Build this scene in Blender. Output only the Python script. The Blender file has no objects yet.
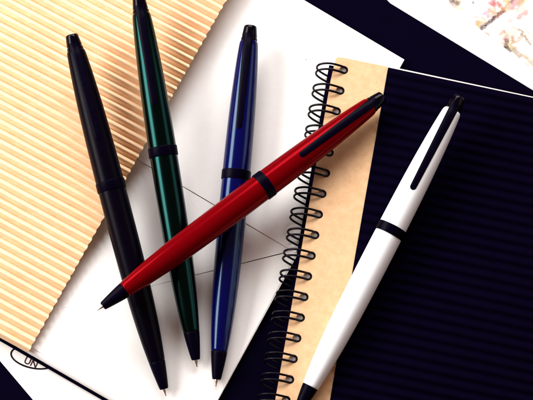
import bpy, bmesh, math, random
from mathutils import Vector, Matrix, noise
random.seed(7)
R = math.radians
scene = bpy.context.scene
COL = scene.collection

# ------------------------------------------------------------------ camera
TILT = R(12.0)
DIST = 0.75
S = 0.000385                       # metres per photo pixel in the middle of the picture
CAM = Vector((0, -DIST*math.sin(TILT), DIST*math.cos(TILT)))
FWD = Vector((0, math.sin(TILT), -math.cos(TILT)))
UPV = Vector((0, math.cos(TILT), math.sin(TILT)))
cd = bpy.data.cameras.new('camera')
cam = bpy.data.objects.new('camera', cd); COL.objects.link(cam)
cam.location = CAM
cam.rotation_euler = (TILT, 0, 0)
cd.sensor_width = 36
cd.lens = 36*DIST/(533*S)
cd.clip_start = 0.01; cd.clip_end = 20
scene.camera = cam

# ------------------------------------------------------------------ light
w = bpy.data.worlds.new('World'); scene.world = w; w.use_nodes = True
bg = w.node_tree.nodes['Background']
bg.inputs['Color'].default_value = (1.0, 0.50, 0.37, 1)
bg.inputs['Strength'].default_value = 0.21

def softbox(name, az, el, dist, sx, sy, power, col):
    l = bpy.data.lights.new(name, 'AREA'); l.shape = 'RECTANGLE'
    l.size = sx; l.size_y = sy; l.energy = power; l.color = col
    o = bpy.data.objects.new(name, l); COL.objects.link(o)
    d = Vector((math.cos(az)*math.cos(el), math.sin(az)*math.cos(el), math.sin(el)))
    o.location = d*dist
    o.rotation_euler = (-d).to_track_quat('-Z', 'Y').to_euler()
    return o
softbox('key_softbox', R(163), R(33), 0.62, 0.62, 0.26, 7.8, (1.0, 0.98, 0.95))
softbox('top_softbox', R(88), R(38), 0.75, 0.60, 0.30, 8.6, (1.0, 0.985, 0.97))
softbox('rim_softbox', R(5), R(32), 0.80, 0.50, 0.34, 0.8, (1.0, 0.97, 0.95))

scene.view_settings.view_transform = 'Standard'
scene.view_settings.look = 'None'
scene.view_settings.exposure = 0.0
scene.view_settings.gamma = 1.0

# ------------------------------------------------------------------ helpers
def P(px, py, z=0.0):
    """point of the table-top scene at height z that stands at photo position px, py"""
    d = FWD + Vector((1, 0, 0))*((px-266.5)*S/DIST) + UPV*((200-py)*S/DIST)
    t = (z-CAM.z)/d.z
    return CAM + d*t

def tag(o, label=None, cat=None, group=None, kind=None):
    if label: o['label'] = label
    if cat: o['category'] = cat
    if group: o['group'] = group
    if kind: o['kind'] = kind
    return o

def thing(name, loc, label, cat, group=None):
    o = bpy.data.objects.new(name, None); COL.objects.link(o)
    o.empty_display_size = 0.01
    o.location = loc
    return tag(o, label, cat, group)

def link(name, bm, mat, parent=None, smooth=True, local=False):
    me = bpy.data.meshes.new(name)
    bmesh.ops.recalc_face_normals(bm, faces=bm.faces)
    bm.to_mesh(me); bm.free()
    if smooth:
        for p in me.polygons: p.use_smooth = True
    o = bpy.data.objects.new(name, me); COL.objects.link(o)
    if mat: me.materials.append(mat)
    if parent:
        o.parent = parent
        if not local:                      # mesh was built in world coordinates
            me.transform(Matrix.Translation(-Vector(parent.location)))
    return o

def prism(pts, z0, z1, bevel=0.0, seg=3):
    """closed slab from a list of world xy points between two heights"""
    bm = bmesh.new()
    a = [bm.verts.new((p[0], p[1], z0)) for p in pts]
    b = [bm.verts.new((p[0], p[1], z1)) for p in pts]
    n = len(pts)
    bm.faces.new(a[::-1]); top = bm.faces.new(b)
    for i in range(n):
        bm.faces.new((a[i], a[(i+1) % n], b[(i+1) % n], b[i]))
    bm.normal_update()
    if bevel:
        bmesh.ops.bevel(bm, geom=list(top.edges), offset=bevel, segments=seg, affect='EDGES', profile=0.5)
    return bm

def sharp(o, ang=35):
    me = o.data
    me.set_sharp_from_angle(angle=R(ang))
    return o

def catmull(pts, sub=6):
    out = []
    n = len(pts)
    for i in range(n-1):
        p0 = pts[max(i-1, 0)]; p1 = pts[i]; p2 = pts[i+1]; p3 = pts[min(i+2, n-1)]
        for k in range(sub):
            t = k/sub
            out.append(0.5*((2*p1)+(p2-p0)*t+(2*p0-5*p1+4*p2-p3)*t*t+(3*p1-p0-3*p2+p3)*t**3))
    out.append(pts[-1])
    return out

def tube(path, r, seg=10):
    bm = bmesh.new()
    rings = []
    up = Vector((0.1, 0.97, 0.2)).normalized()
    for i, p in enumerate(path):
        a = path[max(i-1, 0)]; b = path[min(i+1, len(path)-1)]
        t = (b-a).normalized()
        n = (up - t*up.dot(t))
        if n.length < 1e-4: n = t.orthogonal()
        n.normalize(); up = n
        bn = t.cross(n)
        rings.append([bm.verts.new(p + (n*math.cos(2*math.pi*k/seg) + bn*math.sin(2*math.pi*k/seg))*r) for k in range(seg)])
    for i in range(len(rings)-1):
        for k in range(seg):
            bm.faces.new((rings[i][k], rings[i][(k+1) % seg], rings[i+1][(k+1) % seg], rings[i+1][k]))
    bm.faces.new(rings[0][::-1]); bm.faces.new(rings[-1])
    return bm

# ------------------------------------------------------------------ materials
def mat(name, col, rough=0.6, metal=0.0, spec=0.5, coat=0.0, coat_rough=0.05,
        var=0.0, scale=400.0, bump=0.0, bscale=1500.0, col2=None, rvar=0.0, tint=None, stretch=None):
    m = bpy.data.materials.new(name); m.use_nodes = True
    nt = m.node_tree; N = nt.nodes; L = nt.links
    b = N['Principled BSDF']
    b.inputs['Base Color'].default_value = (*col, 1)
    b.inputs['Roughness'].default_value = rough
    b.inputs['Metallic'].default_value = metal
    b.inputs['Specular IOR Level'].default_value = spec
    b.inputs['Coat Weight'].default_value = coat
    b.inputs['Coat Roughness'].default_value = coat_rough
    if tint: b.inputs['Specular Tint'].default_value = (*tint, 1)
    tc = N.new('ShaderNodeTexCoord')
    src = tc.outputs['Object']
    if stretch:
        mp = N.new('ShaderNodeMapping'); mp.inputs['Scale'].default_value = stretch
        mp.inputs['Rotation'].default_value = (0, 0, R(30))
        L.new(src, mp.inputs['Vector']); src = mp.outputs['Vector']
    if var or col2:
        nz = N.new('ShaderNodeTexNoise'); nz.inputs['Scale'].default_value = scale
        nz.inputs['Detail'].default_value = 6; nz.inputs['Roughness'].default_value = 0.65
        L.new(src, nz.inputs['Vector'])
        rp = N.new('ShaderNodeValToRGB')
        rp.color_ramp.elements[0].position = 0.30; rp.color_ramp.elements[1].position = 0.70
        c2 = col2 if col2 else tuple(c*(1-var) for c in col)
        rp.color_ramp.elements[0].color = (*c2, 1); rp.color_ramp.elements[1].color = (*col, 1)
        L.new(nz.outputs['Fac'], rp.inputs['Fac'])
        L.new(rp.outputs['Color'], b.inputs['Base Color'])
    if bump:
        n2 = N.new('ShaderNodeTexNoise'); n2.inputs['Scale'].default_value = bscale
        n2.inputs['Detail'].default_value = 5
        L.new(src, n2.inputs['Vector'])
        bp = N.new('ShaderNodeBump'); bp.inputs['Strength'].default_value = bump
        bp.inputs['Distance'].default_value = 0.0002
        L.new(n2.outputs['Fac'], bp.inputs['Height'])
        L.new(bp.outputs['Normal'], b.inputs['Normal'])
    if rvar:
        n3 = N.new('ShaderNodeTexNoise'); n3.inputs['Scale'].default_value = 250
        n3.inputs['Detail'].default_value = 4
        L.new(src, n3.inputs['Vector'])
        mr = N.new('ShaderNodeMapRange')
        mr.inputs['To Min'].default_value = max(0.02, rough-rvar); mr.inputs['To Max'].default_value = rough+rvar
        L.new(n3.outputs['Fac'], mr.inputs['Value'])
        L.new(mr.outputs['Result'], b.inputs['Roughness'])
    return m

NAVY = (0.0011, 0.0002, 0.0062)
M = {}
M['table'] = mat('dark_table', NAVY, 0.9, spec=0.02, var=0.4, scale=60)
M['paper'] = mat('white_paper', (0.84, 0.83, 0.82), 0.85, spec=0.15, var=0.03, scale=350, bump=0.25, bscale=2500)
M['sheet'] = mat('letter_paper', (0.83, 0.82, 0.81), 0.85, spec=0.15, var=0.03, scale=300, bump=0.2, bscale=2500)
M['ink'] = mat('black_ink', (0.010, 0.004, 0.008), 0.8, spec=0.1, var=0.5, scale=900)
M['inkbrown'] = mat('brown_ink', (0.06, 0.025, 0.025), 0.8, spec=0.1, var=0.4, scale=900)
M['inkgrey'] = mat('faint_ink', (0.52, 0.48, 0.48), 0.85, spec=0.1, var=0.3, scale=2500)
M['folder'] = mat('black_card', NAVY, 0.9, spec=0.02, var=0.35, scale=200, bump=0.2, bscale=2500)
M['kraftcorr'] = mat('corrugated_kraft', (0.84, 0.605, 0.395), 0.9, spec=0.06, col2=(0.78, 0.505, 0.295), scale=420, bump=0.5, bscale=1800, stretch=(0.35, 1, 1))
M['kraft'] = mat('kraft_cover', (0.69, 0.455, 0.268), 0.85, spec=0.08, col2=(0.60, 0.365, 0.195), scale=330, bump=0.45, bscale=1600)
M['blackcorr'] = mat('black_corrugated', NAVY, 0.9, spec=0.02, var=0.35, scale=300, bump=0.4, bscale=2000)
M['page'] = mat('page_paper', (0.76, 0.72, 0.67), 0.85, spec=0.1, var=0.05, scale=900)
M['wire'] = mat('black_wire', (0.0015, 0.0006, 0.003), 0.33, spec=0.10, rvar=0.08)
M['plastic'] = mat('black_plastic', (0.0009, 0.0002, 0.0042), 0.40, spec=0.03, rvar=0.06)
M['button'] = mat('gloss_black', (0.0008, 0.0003, 0.0024), 0.16, spec=0.10, rvar=0.04)
M['steel'] = mat('steel_point', (0.62, 0.55, 0.50), 0.28, metal=1.0, rvar=0.08)
M['pen_black'] = mat('black_lacquer', (0.0008, 0.0002, 0.0028), 0.32, spec=0.05, rvar=0.05)
M['pen_green'] = mat('green_lacquer', (0.0052, 0.024, 0.0225), 0.20, metal=1.0, rvar=0.03)
M['pen_blue'] = mat('blue_lacquer', (0.0003, 0.0004, 0.044), 0.16, spec=0.36, rvar=0.04, tint=(0.5, 0.78, 1.0))
M['pen_red'] = mat('red_lacquer', (0.130, 0.0004, 0.002), 0.17, metal=0.22, spec=0.06, rvar=0.05, tint=(1, 0.1, 0.15))
M['pen_white'] = mat('white_lacquer', (0.79, 0.835, 0.87), 0.30, spec=0.3, rvar=0.05)

def specks(m, amount=0.5, scale=95, share=0.72, tone=0.90):
    """sparse dust specks and cloudy tone on paper"""
    nt = m.node_tree; N = nt.nodes; L = nt.links
    b = N['Principled BSDF']; src = b.inputs['Base Color'].links[0].from_socket
    tc = N.new('ShaderNodeTexCoord')
    vo = N.new('ShaderNodeTexVoronoi'); vo.inputs['Scale'].default_value = scale
    L.new(tc.outputs['Object'], vo.inputs['Vector'])
    lt = N.new('ShaderNodeMapRange'); k_ = scale/95*(0.55 if scale > 95 else 1)
    lt.inputs['From Min'].default_value = 0.022*k_; lt.inputs['From Max'].default_value = 0.045*k_
    lt.inputs['To Min'].default_value = amount; lt.inputs['To Max'].default_value = 0.0
    L.new(vo.outputs['Distance'], lt.inputs['Value'])
    sep = N.new('ShaderNodeSeparateColor'); L.new(vo.outputs['Color'], sep.inputs['Color'])
    gt = N.new('ShaderNodeMath'); gt.operation = 'GREATER_THAN'; gt.inputs[1].default_value = share
    L.new(sep.outputs['Red'], gt.inputs[0])
    mu = N.new('ShaderNodeMath'); mu.operation = 'MULTIPLY'
    L.new(lt.outputs['Result'], mu.inputs[0]); L.new(gt.outputs[0], mu.inputs[1])
    cl = N.new('ShaderNodeTexNoise'); cl.inputs['Scale'].default_value = 28; cl.inputs['Detail'].default_value = 5
    L.new(tc.outputs['Object'], cl.inputs['Vector'])
    cr = N.new('ShaderNodeMapRange'); cr.inputs['From Min'].default_value = 0.3; cr.inputs['From Max'].default_value = 0.7
    cr.inputs['To Min'].default_value = tone; cr.inputs['To Max'].default_value = 1.0
    L.new(cl.outputs['Fac'], cr.inputs['Value'])
    m1 = N.new('ShaderNodeMix'); m1.data_type = 'RGBA'; m1.blend_type = 'MULTIPLY'; m1.inputs['Factor'].default_value = 1
    L.new(src, m1.inputs[6]); L.new(cr.outputs['Result'], m1.inputs[7])
    m2 = N.new('ShaderNodeMix'); m2.data_type = 'RGBA'
    m2.inputs[7].default_value = (0.20, 0.14, 0.12, 1)
    L.new(mu.outputs[0], m2.inputs['Factor']); L.new(m1.outputs[2], m2.inputs[6])
    L.new(m2.outputs[2], b.inputs['Base Color'])
specks(M['paper'], 0.7); specks(M['sheet'], 0.4); specks(M['kraft'], 0.30, 420, 0.55, 0.93)

# ------------------------------------------------------------------ the setting: the table top
bm = bmesh.new()
vs = [bm.verts.new(c) for c in ((-1.2, -0.9, 0), (1.2, -0.9, 0), (1.2, 0.9, 0), (-1.2, 0.9, 0))]
bm.faces.new(vs)
tag(link('tabletop', bm, M['table'], smooth=False), kind='structure')

def Pq(pts, z):
    return [P(x, y, z) for x, y in pts]

# ------------------------------------------------------------------ printed page, top right
Z = 0.0003
mp_ = thing('printed_page', P(470, 20, 0), 'white page with a pale pink and yellow printed picture, beyond the black folder', 'page')
link('paper_sheet', prism(Pq([(330, -60), (640, -60), (640, 200), (520, 140)], Z), 0.00015, 0.0004), M['sheet'], mp_, smooth=False)

def seg_d(px, py, ax, ay, bx, by):
    dx, dy = bx-ax, by-ay
    t = max(0, min(1, ((px-ax)*dx+(py-ay)*dy)/(dx*dx+dy*dy+1e-9)))
    return math.hypot(px-ax-dx*t, py-ay-dy*t)
STROKES = [  # ax ay bx by half-width colour strength
    (449, -1, 458, 4, 2.2, (0.16, 0.08, 0.05), 0.95), (450, 3, 455, 6, 1.8, (0.45, 0.22, 0.20), 0.7),
    (455, 8, 461, 9, 2.0, (0.72, 0.66, 0.25), 0.7), (457, 0, 459, 2, 2.0, (0.50, 0.33, 0.12), 0.8),
    (463, 6, 472, 7, 0.8, (0.55, 0.48, 0.50), 0.7), (473, 2.5, 473.5, 3, 1.3, (0.25, 0.22, 0.25), 0.9),
    (480, 6, 485, -1, 0.8, (0.40, 0.32, 0.36), 0.8),
    (481, 29, 493, 19, 2.3, (0.10, 0.03, 0.05), 0.97), (493, 18, 497, 16, 1.6, (0.16, 0.05, 0.05), 0.9),
    (499, 14, 503, 11, 2.0, (0.14, 0.05, 0.04), 0.95), (497, 17, 504, 11, 1.4, (0.45, 0.16, 0.08), 0.8),
    (477, 23, 484, 21, 2.4, (0.80, 0.62, 0.22), 0.7), (477, 26, 479, 27, 1.8, (0.80, 0.64, 0.15), 0.8),
    (483, 14, 487, 11, 1.8, (0.80, 0.34, 0.62), 0.7), (486, 13, 488, 16, 1.2, (0.80, 0.42, 0.66), 0.7),
    (490, 3, 494, 5, 2.4, (0.78, 0.16, 0.20), 0.85), (492, -2, 494, 2, 1.8, (0.75, 0.22, 0.24), 0.8),
    (490, 10, 496, 14, 1.4, (0.78, 0.45, 0.22), 0.7), (498, 3, 502, 8, 2.0, (0.80, 0.26, 0.26), 0.85),
    (502, 9, 504, 9, 1.8, (0.80, 0.42, 0.12), 0.8), (505, 0, 508, 2, 2.5, (0.82, 0.62, 0.15), 0.85),
    (495, 7, 498, 9, 1.2, (0.80, 0.52, 0.66), 0.6), (513, -2, 512, 2, 1.4, (0.30, 0.14, 0.06), 0.8),
    (512, 6, 512, 9, 1.0, (0.60, 0.50, 0.58), 0.6), (510, 22, 513, 20, 1.1, (0.50, 0.52, 0.42), 0.8),
    (486, 33, 489, 35, 1.5, (0.62, 0.26, 0.10), 0.8), (491, 37, 495, 41, 1.0, (0.80, 0.50, 0.46), 0.6),
    (492, 27, 498, 30, 1.6, (0.85, 0.62, 0.45), 0.5), (500, 35, 504, 31, 1.4, (0.80, 0.40, 0.34), 0.7),
    (504, 32, 508, 36, 1.4, (0.80, 0.52, 0.38), 0.7), (506, 38, 504, 44, 1.6, (0.75, 0.42, 0.36), 0.6),
    (507, 41, 506, 47, 2.2, (0.20, 0.10, 0.04), 0.9), (507, 48, 510, 51, 2.0, (0.12, 0.09, 0.08), 0.95),
    (511, 45, 512, 48, 2.0, (0.70, 0.60, 0.20), 0.8), (512, 39, 513, 42, 2.0, (0.60, 0.36, 0.10), 0.8),
    (514, 50, 520, 56, 2.4, (0.52, 0.42, 0.24), 0.8), (516, 42, 522, 36, 2.2, (0.70, 0.40, 0.24), 0.7),
    (518, 18, 526, 12, 1.8, (0.80, 0.40, 0.40), 0.7), (520, 30, 530, 44, 1.6, (0.40, 0.24, 0.12), 0.8),
    (524, 56, 534, 64, 1.6, (0.66, 0.46, 0.20), 0.7), (520, 4, 530, -4, 2.4, (0.80, 0.60, 0.20), 0.7)]
bm = bmesh.new()
clay = bm.loops.layers.float_color.new('print')
W, H_ = 220, 164
X0, Y0, ST = 436.0, -14.0, 0.5
grid = {}
def pcol(px, py):
    c = Vector((0.83, 0.82, 0.80))
    def nz(f, o): return noise.noise(Vector((px*f, py*f, o)))
    wx, wy = px+3.0*nz(0.10, 3.3), py+3.0*nz(0.10, 8.8)
    if px > 472 and py < 27.5+0.77*(px-478)+1:
        # watercolour-like washes: petals edged in brown
        a = noise.noise(Vector((wx*0.085, wy*0.085, 1.5)))
        b = noise.noise(Vector((wx*0.13, wy*0.13, 6.5)))
        g = noise.noise(Vector((wx*0.30, wy*0.30, 2.5)))
        band = max(0, 1-abs(0.62*(px-478)+py-22)/16)         # the flower strip running up to the right
        dens = 0.25+0.5*band
        if px > 500: dens += 0.2
        wash = Vector((0.42, 0.15, 0.17)).lerp(Vector((0.44, 0.28, 0.06)), max(0, min(1, 0.5+1.6*b)))
        c = c.lerp(wash, max(0, min(0.75, dens*(0.50+1.8*a+0.9*g))))
        line = 1-min(1, abs(a+0.35*g)/0.055)                 # thin contour lines between the washes
        c = c.lerp(Vector((0.26, 0.12, 0.07)), max(0, line)*dens*0.9)
        line2 = 1-min(1, abs(b-0.18)/0.035)
        c = c.lerp(Vector((0.40, 0.16, 0.16)), max(0, line2)*dens*0.8)
    for ax, ay, bx, by, hw, col, st in STROKES:
        jx = 1.3*nz(0.3, 1) + 0.5*nz(0.9, 2); jy = 1.3*nz(0.3, 7) + 0.5*nz(0.9, 4)
        d = seg_d(px+jx, py+jy, ax, ay, bx, by)
        f = max(0, min(1, (hw-d)/1.8+0.5))*st*(0.85+0.4*nz(0.8, 5))
        if f > 0: c = c.lerp(Vector(col)*0.5, min(1, f))
    return c
for j in range(H_):
    for i in range(W):
        px, py = X0+i*ST, Y0+j*ST
        grid[i, j] = (bm.verts.new(P(px, py, 0.00044)), pcol(px, py))
for j in range(H_-1):
    for i in range(W-1):
        px, py = X0+i*ST, Y0+j*ST
        if py > 27.5+0.77*(px-478)+(5 if px < 474 else 0): continue
        q = [grid[i, j], grid[i, j+1], grid[i+1, j+1], grid[i+1, j]]
        f = bm.faces.new([v for v, c in q])
        for l, (v, c) in zip(f.loops, q): l[clay] = (c.x, c.y, c.z, 1)
for v in [v for v in bm.verts if not v.link_faces]: bm.verts.remove(v)
pm = mat('printed_picture', (0.8, 0.8, 0.8), 0.7, spec=0.15)
at = pm.node_tree.nodes.new('ShaderNodeAttribute'); at.attribute_name = 'print'
pm.node_tree.links.new(at.outputs['Color'], pm.node_tree.nodes['Principled BSDF'].inputs['Base Color'])
link('printed_picture', bm, pm, mp_, smooth=False)

# ------------------------------------------------------------------ letter sheet, bottom left
ls = thing('letter_sheet', P(60, 395, 0), 'white sheet with a black oval emblem at the bottom left, under the black folder', 'sheet of paper')
link('paper_sheet', prism(Pq([(-60, 290), (100, 300), (234, 470), (96, 474)], 0), 0.00015, 0.0004), M['sheet'], ls, smooth=False)
zl = 0.00045
oc = P(33, 357.6, zl); ang = R(-13)
def oval(u, v, a, b):
    c, s = math.cos(ang), math.sin(ang)
    return (oc.x + S*(u*a*c - v*b*s), oc.y + S*(u*a*s + v*b*c))
bm = bmesh.new(); n = 96
ro, ri = [], []
for k in range(n):
    t = 2*math.pi*k/n
    x, y = oval(math.cos(t), math.sin(t), 23, 11.0); ro.append(bm.verts.new((x, y, zl)))
    x, y = oval(math.cos(t), math.sin(t), 21.2, 9.2); ri.append(bm.verts.new((x, y, zl)))
for k in range(n):
    bm.faces.new((ro[k], ro[(k+1) % n], ri[(k+1) % n], ri[k]))
link('oval_outline', bm, M['ink'], ls, smooth=False)
tc_ = bpy.data.curves.new('lettering', 'FONT'); tc_.body = 'UN'; tc_.size = 9.5*S; tc_.extrude = 0
tc_.offset = 0.00009
tob = bpy.data.objects.new('lettering', tc_); COL.objects.link(tob)
dg = bpy.context.evaluated_depsgraph_get(); dg.update()
me = bpy.data.meshes.new_from_object(tob.evaluated_get(dg))
bpy.data.objects.remove(tob); bpy.data.curves.remove(tc_)
lp = P(23.2, 362.4, zl)
me.transform(Matrix.Translation(lp - Vector(ls.location)) @ Matrix.Rotation(R(-24), 4, 'Z'))
me.materials.clear(); me.materials.append(M['inkbrown'])
lo = bpy.data.objects.new('lettering', me); COL.objects.link(lo); lo.parent = ls

# ------------------------------------------------------------------ black folder under the envelope
zf = 0.0013
fo = thing('card_folder', P(300, 330, 0), 'smooth matt black card folder lying under the white envelope and the notebook', 'folder')
def along(x0, y0, slope, x): return (x, y0+slope*(x-x0))
fpts = [along(385, 0, 0.609, 250), along(385, 0, 0.609, 620), (620, 660), along(30, 349.6, 0.587, 240), along(30, 349.6, 0.587, -120), (-120, 40)]
# keep the folder's lower edge just outside the envelope's
fpts = [along(385, 0, 0.609, 250), along(385, 0, 0.609, 640), (640, 690), along(30, 358.2, 0.577, 500), along(30, 358.2, 0.577, -110), (-110, 0)]
link('folder_cover', prism(Pq(fpts, zf), 0.0006, zf, 0.0002), M['folder'], fo, smooth=False)

# ------------------------------------------------------------------ thick white envelope
ze0, ze1 = 0.0014, 0.0036
en = thing('paper_envelope', P(200, 330, 0), 'large thick white envelope lying flap side up under the coloured pens', 'envelope')
TR = (404, 60)
def top_line(x): return (x, 60+0.594*(x-404))
def bot_line(x): return (x, 354.0+0.577*(x-30))
BRx = 192.0
ept = Pq([TR, top_line(-60), bot_line(-130), bot_line(BRx)], ze1)
bm = prism(ept, ze0, ze1)
def is_bottom(e):
    a, b = e.verts
    return all(abs(v.co.z-ze1) < 1e-7 for v in (a, b)) and ((a.co.xy-ept[2].xy).length < 1e-6 or (b.co.xy-ept[2].xy).length < 1e-6) and ((a.co.xy-ept[3].xy).length < 1e-6 or (b.co.xy-ept[3].xy).length < 1e-6)
bmesh.ops.bevel(bm, geom=[e for e in bm.edges if is_bottom(e)], offset=0.0021, segments=8, affect='EDGES', profile=0.5)
o = link('envelope_body', bm, M['paper'], en); sharp(o, 50)
# paper panels with hairline gaps: closing flap, and two glued side flaps
zp0, zp1 = ze1+0.00002, ze1+0.00034
def lineA(x): return (x, 184.2+0.590*(x-179))
def lineB(x): return (x, 282-0.247*(x-167))
def inset(p, dx, dy): return (p[0]+dx, p[1]+dy)
f_ = -0.35
# right edge of the envelope at pixel row y
def right_edge(y): return (404-0.558*(y-60)-f_, y)
gA, gB = 0.5, 0.22
yi = 256.5
# closing flap (above seam A), cut by a faint slanting seam
def lineC(x): return (x, 112-0.255*(x-280))
xr = right_edge(252)[0]
flap_low = [(404.3, 59.8), inset(top_line(-50), 0, -0.2), (-50, lineA(-50)[1]-gA), (295.6, lineA(295.6)[1]-gA)]
link('closing_flap', prism(Pq(flap_low, zp1), zp0, zp1+0.00010), M['paper'], en, smooth=False)
xAB = (282-184.2+0.247*167+0.590*179)/(0.590+0.247)
left_flap = [(xAB-1.0, lineB(xAB-1)[1]-gB), (-50, lineA(-50)[1]+gA), (-100, 262), (60, lineB(60)[1]-gB)]
left_flap = [(xAB-1.5, lineA(xAB-1.5)[1]+gA), (-40, lineA(-40)[1]+gA), (-95, 180), (-60, lineB(-60)[1]), (163, lineB(163)[1]), (170, lineB(170)[1]-gB)]
link('side_flap', prism(Pq(left_flap, zp1), zp0, zp1-0.00014), M['paper'], en, smooth=False)
low_flap = [(xAB-0.5, lineB(xAB-0.5)[1]+gB), (170, lineB(170)[1]+gB), (163, lineB(163)[1]+0.02), (-60, lineB(-60)[1]+0.02), (-110, bot_line(-110)[1]-7.5), (195, bot_line(195)[1]-7.5), right_edge(253.5), (294, lineA(294)[1]+gA)]
link('lower_panel', prism(Pq(low_flap, zp1), zp0, zp1-0.00017), M['paper'], en, smooth=False)
# faint line of tiny print near the notebook rings
bm = bmesh.new()
for (x, wd) in ((259.6, 1.2), (262.6, 1.0), (264.0, 0.8), (267.4, 1.4), (269.0, 1.2), (270.2, .7)):
    for dy, hh in ((0, 0.5), (0.9, 0.45)):
        y = 215.4+dy-0.05*(x-260)
        q = [P(x, y, zp1-0.00015), P(x+wd, y, zp1-0.00015), P(x+wd, y+hh, zp1-0.00015), P(x, y+hh, zp1-0.00015)]
        bm.faces.new([bm.verts.new(p) for p in q])
link('tiny_print', bm, M['inkgrey'], en, smooth=False)

# ------------------------------------------------------------------ corrugated kraft board
cb_ = thing('corrugated_board', P(60, 200, 0), 'tan corrugated cardboard sheet with diagonal ridges, under the black and green pens', 'cardboard')
A0 = P(27, 352, 0.006); A1 = P(225, 0, 0.012)
A0.z = 0; A1.z = 0
adir = (A1-A0).normalized(); bdir = Vector((-adir.y, adir.x, 0))
if bdir.x > 0: bdir = -bdir
PITCH = 8.65*S; AMP = 0.0023
def board_base(a): return 0.0045 + 0.0155*(a/0.165)*0.38
NA = 12; LA = 470*S; na = int(LA/PITCH*NA)
NB = 44; LB = 360*S
bm = bmesh.new(); top = []; bot = []
for i in range(na+1):
    a = i*PITCH/NA
    ph = i/NA
    prof = math.sin(math.pi*ph)**2
    prof = prof**0.72
    rid = int(ph)
    row = []
    for j in range(NB+1):
        fb = j/NB
        b = LB*fb**1.3
        wob = 0.00022*noise.noise(Vector((a*60, b*14, 2.0)))
        hh = AMP*(1+0.25*noise.noise(Vector((rid*1.7, b*30, 5))))
        e0 = 0.0
        if j == 0: e0 = -0.00075*prof + 0.0002*noise.noise(Vector((a*900, 0, 1)))
        p = A0 + adir*(a+wob) + bdir*(b+e0)
        z = board_base(a) + 0.0004 + hh*prof + 0.0006*noise.noise(Vector((a*18, b*18, 8)))
        row.append(bm.verts.new((p.x, p.y, z)))
    top.append(row)
    p = A0+adir*a; q = p+bdir*LB
    bot.append((bm.verts.new((p.x, p.y, board_base(a))), bm.verts.new((q.x, q.y, board_base(a)))))
for i in range(na):
    for j in range(NB):
        bm.faces.new((top[i][j], top[i+1][j], top[i+1][j+1], top[i][j+1]))
    bm.faces.new((bot[i][0], bot[i][1], bot[i+1][1], bot[i+1][0]))
    bm.faces.new((top[i][0], bot[i][0], bot[i+1][0], top[i+1][0]))
    bm.faces.new((top[i][NB], top[i+1][NB], bot[i+1][1], bot[i][1]))
bm.faces.new([v for v in top[0]] + [bot[0][1], bot[0][0]])
bm.faces.new([v for v in top[na]][::-1] + [bot[na][0], bot[na][1]])
o = link('corrugated_sheet', bm, M['kraftcorr'], cb_); sharp(o, 80)

# ------------------------------------------------------------------ spiral notebook
nb = thing('spiral_notebook', P(400, 260, 0), 'spiral notebook with a kraft spine strip and black ribbed cover, under the white pen', 'notebook')
zb0, zb1 = 0.0045, 0.0057
zg1 = 0.0104
zc = 0.0115
def kx(y): return 332.8-0.1735*(y-68)        # left edge of the kraft strip
# back board shows as a dark line beside the spine
link('back_cover', prism(Pq([(kx(65)-4.2, 65), (545, 98), (545, 450), (kx(450)-3.2, 450)], zb1), zb0, zb1, 0.00015, 1), M['folder'], nb, smooth=False)
link('page_block', prism(Pq([(kx(62)+1, 61), (390, 66.8), (398, 68.3), (546, 99.6), (546, 448), (kx(448)+1, 448)], zg1), zb1+0.00002, zg1+0.0001, 0.0001, 1), M['page'], nb, smooth=False)
# kraft strip with a real hole for every ring
def right_x(y): return 388-0.1745*(y-67)
RINGS = [(347.5-3.605*i, 70+20.62*i) for i in range(18)]
spd = (P(277, 400, zc)-P(333, 68, zc)); spd.z = 0; spd.normalize()      # down along the spine
spn = Vector((-spd.y, spd.x, 0))                                         # to the right, away from the spine
if spn.x < 0: spn = -spn
def hole_c(i):
    x, y = RINGS[i]
    return P(x-3.6, y+0.1, zc)
bm = bmesh.new()
def arc_corner():
    pts = []
    for t in (0, 0.25, 0.5, 0.75, 1):
        a = math.pi/2*t
        pts.append((339.5-4.6*math.sin(a), 57.0+4.6*(1-math.cos(a))))
    return pts
HS = 28; hr = 1.65e-3
def ring_boundary(c, n):
    return [c + (spn*math.cos(2*math.pi*k/n) + spd*math.sin(2*math.pi*k/n))*hr for k in range(n)]
zk0, zk1 = zg1+0.00012, zc
def edge_pt(y, side):
    return P(kx(y) if side == 0 else right_x(y), y, zc)
cuts = []
for i in range(18):
    y = RINGS[i][1]
    cuts.append(y-10.31 if i else y-9.0)
cuts.append(RINGS[-1][1]+10.31)
yslant = 0.17
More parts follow.
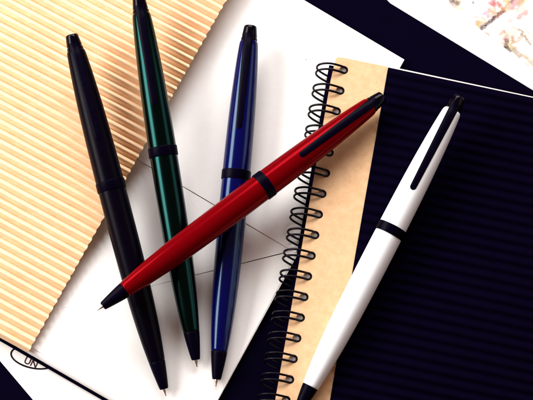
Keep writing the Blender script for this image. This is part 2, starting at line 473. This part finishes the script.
for i in range(18):
    yl0, yl1 = cuts[i], cuts[i+1]
    def cell_corner(yc, s):
        # cell borders run square to the spine
        return P(kx(yc), yc, zc) if s == 0 else P(right_x(yc+8.6), yc+8.6, zc)
    L0, R0, R1, L1 = cell_corner(yl0, 0), cell_corner(yl0, 1), cell_corner(yl1, 1), cell_corner(yl1, 0)
    outer = []
    if i == 0:
        top_edge = [P(388, 67, zc), P(372, 63.6, zc), P(356, 60.3, zc)] + [P(x, y, zc) for x, y in arc_corner()]
    else:
        top_edge = [R0 + (L0-R0)*t for t in (0, .25, .5, .75, 1)]
    bottom_edge = [L1 + (R1-L1)*t for t in (0, .25, .5, .75, 1)]
    outer = [p.copy() for p in top_edge + bottom_edge]
    hole = ring_boundary(hole_c(i), HS)
    ov = [bm.verts.new((p.x, p.y, zk1)) for p in outer]
    hv = [bm.verts.new((p.x, p.y, zk1)) for p in hole]
    hb = [bm.verts.new((p.x, p.y, zk0)) for p in hole]
    oe = [bm.edges.new((ov[k], ov[(k+1) % len(ov)])) for k in range(len(ov))]
    he = [bm.edges.new((hv[k], hv[(k+1) % HS])) for k in range(HS)]
    bmesh.ops.triangle_fill(bm, edges=oe+he, use_beauty=True, use_dissolve=False)
    for k in range(HS):
        bm.faces.new((hv[k], hv[(k+1) % HS], hb[(k+1) % HS], hb[k]))
    # outer side walls: top (first cell), left and right
    ob = {}
    def low(v):
        if v not in ob: ob[v] = bm.verts.new((v.co.x, v.co.y, zk0))
        return ob[v]
    nT = len(top_edge)
    seq = []
    if i == 0: seq += [(ov[k], ov[k+1]) for k in range(nT-1)]
    seq += [(ov[nT-1], ov[nT]), (ov[-1], ov[0])]
    for a_, b_ in seq:
        bm.faces.new((a_, b_, low(b_), low(a_)))
bmesh.ops.remove_doubles(bm, verts=bm.verts, dist=0.00001)
# a triangle_fill may also cover the hole: drop faces whose centre lies in a hole at the top level
bad = []
for f in bm.faces:
    c = f.calc_center_median()
    if abs(c.z-zk1) < 1e-6:
        for i in range(18):
            if (Vector((c.x, c.y, 0))-Vector((hole_c(i).x, hole_c(i).y, 0))).length < hr*0.97:
                bad.append(f); break
bmesh.ops.delete(bm, geom=bad, context='FACES')
link('kraft_strip', bm, M['kraft'], nb, smooth=False)

# black ribbed front cover
zr = zk0
T0 = P(388.3, 67.6, zc); T1 = P(545, 100.5, zc); B0 = P(322, 446, zc)
for v in (T0, T1, B0): v.z = 0
rdir = (T1-T0).normalized(); LR = (T1-T0).length
ddir = (B0-T0)
depth = ddir.length; ddir.normalize()
RP = 10.1*S; RN = 8
nr = int(depth/RP*RN)
bm = bmesh.new(); NBX = 24; top = []; bot = []
for i in range(nr+1):
    d_ = i*RP/RN
    prof = math.sin(math.pi*i/RN)**2
    row = []
    for j in range(NBX+1):
        b = (LR+ d_*0.2)*j/NBX
        wob = 0.0001*noise.noise(Vector((d_*40, b*30, 4)))
        p = T0 + ddir*(d_+wob) + rdir*b
        row.append(bm.verts.new((p.x, p.y, zc+0.0002+0.00085*prof)))
    top.append(row)
    p = T0+ddir*d_; q = p+rdir*(LR+d_*0.2)
    bot.append((bm.verts.new((p.x, p.y, zr)), bm.verts.new((q.x, q.y, zr))))
for i in range(nr):
    for j in range(NBX):
        bm.faces.new((top[i][j], top[i+1][j], top[i+1][j+1], top[i][j+1]))
    bm.faces.new((bot[i][0], bot[i][1], bot[i+1][1], bot[i+1][0]))
    bm.faces.new((top[i][0], bot[i][0], bot[i+1][0], top[i+1][0]))
    bm.faces.new((top[i][NBX], top[i+1][NBX], bot[i+1][1], bot[i][1]))
bm.faces.new([v for v in top[0]] + [bot[0][1], bot[0][0]])
bm.faces.new([v for v in top[nr]][::-1] + [bot[nr][0], bot[nr][1]])
o = link('ribbed_cover', bm, M['blackcorr'], nb); sharp(o, 60)

# twin wire rings, each one continuous bent wire
def ring_path(i):
    c = hole_c(i)                    # hole centre on the cover
    c = Vector((c.x, c.y, 0))
    px = S*0.985
    hc = 10.6                        # hole centre sits this far right of the edge (photo px)
    jit = random.uniform(-0.8, 0.8)
    def pt(e, s, z): return c + spn*((e-hc)*px) + spd*(s*px) + Vector((0, 0, z))
    zt, zb = zc+0.0021, 0.0046
    zm = 0.5*(zt+zb)
    hs = 3.05; drift = 9.0+jit
    def side(s0):
        return [pt(7, s0+drift, zb), pt(-3, s0+drift*0.86, zb+0.0001), pt(-10.5, s0+drift*0.66, zb+0.0012),
                pt(-15.6, s0+drift*0.50, zm-0.0014), pt(-17.0-0.3*jit, s0+drift*0.36, zm+0.0004), pt(-15.2, s0+drift*0.20, zm+0.0024),
                pt(-10, s0+drift*0.06, zt-0.0007), pt(-3, s0, zt), pt(5, s0, zt-0.0008), pt(9, s0, zc+0.0004)]
    a = side(-hs); b = side(hs)
    arc = [pt(hc+0.2+hs*math.sin(t), -hs*math.cos(t), zc-0.0001-0.00035*math.sin(t)) for t in (0.0, math.pi/4, math.pi/2, 3*math.pi/4, math.pi)]
    return catmull(a+arc+b[::-1], 5)
for i in range(18):
    link('wire_ring', tube(ring_path(i), 0.00043, 10), M['wire'], nb)

# ------------------------------------------------------------------ pens
UP_PROF = [(15.0, 7.2), (15.4, 8.1), (16.8, 9.0), (19, 9.5), (24, 10.0), (36, 10.9), (52, 11.8), (75, 12.8), (100, 13.5), (125, 13.9), (147, 14.1)]
def prof_r(t):
    pr = UP_PROF
    if t <= pr[0][0]: return 8.3
    for (a, ra), (b, rb) in zip(pr, pr[1:]):
        if a <= t <= b: return ra+(rb-ra)*(t-a)/(b-a)
    return pr[-1][1]
BUTTON = [(0, 0), (0, 5.2), (0.35, 5.9), (1.1, 6.4), (3, 6.7), (11.0, 7.8), (11.4, 7.75), (11.6, 7.2), (12.4, 7.2), (12.6, 8.0), (14.6, 8.35), (15.1, 8.2), (15.4, 7.4)]
RING = [(146.6, 13.6), (146.7, 14.4), (147.2, 14.75), (155.6, 14.75), (156.3, 14.4), (156.4, 13.6)]
LOWER = [(156.0, 13.8), (160, 13.95), (185, 14.0), (215, 13.8), (245, 13.35), (270, 12.5), (290, 11.4), (308, 10.0), (324.6, 8.25), (325, 7.9), (325.2, 7.4)]
CONE = [(325.0, 7.4), (325.1, 7.9), (325.5, 8.1), (333, 7.25), (341, 6.1), (348, 5.0), (351.3, 4.35), (352.0, 3.9), (352.2, 3.0), (351.8, 1.6)]
POINT = [(351.0, 1.9), (352.2, 1.9), (354.5, 1.35), (356.8, 0.75), (358.4, 0.6), (359, 0.35), (359, 0)]

def revolve(prof, kl, kr, seg=64):
    bm = bmesh.new(); rings = []
    for t, r in prof:
        z = (359-t)*kl
        if r == 0: rings.append([bm.verts.new((0, 0, z))])
        else: rings.append([bm.verts.new((r*kr*math.cos(2*math.pi*k/seg), r*kr*math.sin(2*math.pi*k/seg), z)) for k in range(seg)])
    for a, b in zip(rings, rings[1:]):
        for k in range(seg):
            k2 = (k+1) % seg
            if len(a) == 1: bm.faces.new((a[0], b[k], b[k2]))
            elif len(b) == 1: bm.faces.new((a[k], b[0], a[k2]))
            else: bm.faces.new((a[k], b[k], b[k2], a[k2]))
    return bm

def dens(prof, n=6):
    v = [Vector((t, r, 0)) for t, r in prof]
    return [(p.x, p.y) for p in catmull(v, n)]

def clip_mesh(kl, kr):
    """spring clip: a strip that follows the barrel, rounded at its free end"""
    bm = bmesh.new(); secs = []
    ts = [9, 10, 12, 15, 18, 22] + [24+4*k for k in range(20)] + [101, 103, 104.5, 105.6, 106.4, 107, 107.4]
    ny = 8
    for t in ts:
        w_ = 4.8 - 1.6*max(0, (t-15))/93
        if t > 104: w_ *= math.sqrt(max(0.02, 1-((t-104)/3.45)**2))
        r = max(prof_r(t), 8.3)
        h = 0.75 if t > 14 else 0.5
        if t > 103: h *= 1-0.5*(t-103)/4.4
        topv, botv = [], []
        for k in range(ny+1):
            y = -w_+2*w_*k/ny
            edge = 1-abs(y/w_)**4
            x = math.sqrt(max(r*r-y*y, 0.1))
            topv.append(bm.verts.new(((x+h*(0.55+0.45*edge))*kr, y*kr, (359-t)*kl)))
            botv.append(bm.verts.new(((x-0.8)*kr, y*kr, (359-t)*kl)))
        secs.append((topv, botv))
    for (ta, ba), (tb, bb) in zip(secs, secs[1:]):
        for k in range(ny):
            bm.faces.new((ta[k], ta[k+1], tb[k+1], tb[k]))
            bm.faces.new((ba[k], bb[k], bb[k+1], ba[k+1]))
        bm.faces.new((ta[0], tb[0], bb[0], ba[0]))
        bm.faces.new((ta[ny], ba[ny], bb[ny], tb[ny]))
    for tv, bv in (secs[0], secs[-1]):
        bm.faces.new(tv + bv[::-1])
    return bm

def pen(label, body, top, tip, ztop, ztip, roll, clip_mat='plastic', ring_mat='plastic'):
    A = P(top[0], top[1], ztop); B = P(tip[0], tip[1], ztip)
    ax = (A-B); ln = ax.length; ax.normalize()
    up = (CAM-A.lerp(B, 0.3)).normalized(); xd = (up-ax*up.dot(ax)).normalized()
    yd = ax.cross(xd)
    x2 = xd*math.cos(roll)+yd*math.sin(roll); y2 = ax.cross(x2)
    t = thing('ballpoint_pen', B, label, 'pen', 'slim ballpoint pens')
    m = Matrix((x2, y2, ax)).transposed()
    t.rotation_mode = 'QUATERNION'; t.rotation_quaternion = m.to_quaternion()
    kl = ln/359; kr = S*(DIST-0.5*(ztop+ztip))/DIST
    def part(n, bm, mt, ang=40):
        return sharp(link(n, bm, M[mt], t, local=True), ang)
    part('push_button', revolve(BUTTON, kl, kr, 48), 'button', 30)
    part('upper_barrel', revolve(dens(UP_PROF), kl, kr), body)
    part('clip', clip_mesh(kl, kr), clip_mat, 50)
    part('centre_ring', revolve(RING, kl, kr), ring_mat, 30)
    part('lower_barrel', revolve(dens(LOWER[:-2])+LOWER[-2:], kl, kr), body, 40)
    part('tip_cone', revolve(CONE[:2]+dens(CONE[2:8], 3)+CONE[8:], kl, kr, 48), ring_mat, 40)
    part('writing_point', revolve(POINT, kl, kr, 20), 'steel', 40)
    return t

pen('all black ballpoint pen, leftmost, its top half on the corrugated cardboard', 'pen_black', (71.5, 35), (166, 396), 0.0232, 0.0060, R(0))
pen('dark green ballpoint pen between the black and blue pens', 'pen_green', (138.6, -2.5), (197, 367), 0.0240, 0.0060, R(-4))
pen('dark blue ballpoint pen lying on the white envelope under the red pen', 'pen_blue', (250.5, 26), (215.8, 386.5), 0.0128, 0.0060, R(-8))
pen('red ballpoint pen with a black clip, lying across the other pens and onto the notebook', 'pen_red', (382.8, 96.5), (97, 310.5), 0.0178, 0.0226, R(-9))
pen('white ballpoint pen with a black clip, lying on the black ribbed notebook cover', 'pen_white', (459.5, 97), (294.5, 417), 0.0236, 0.0133, R(0))
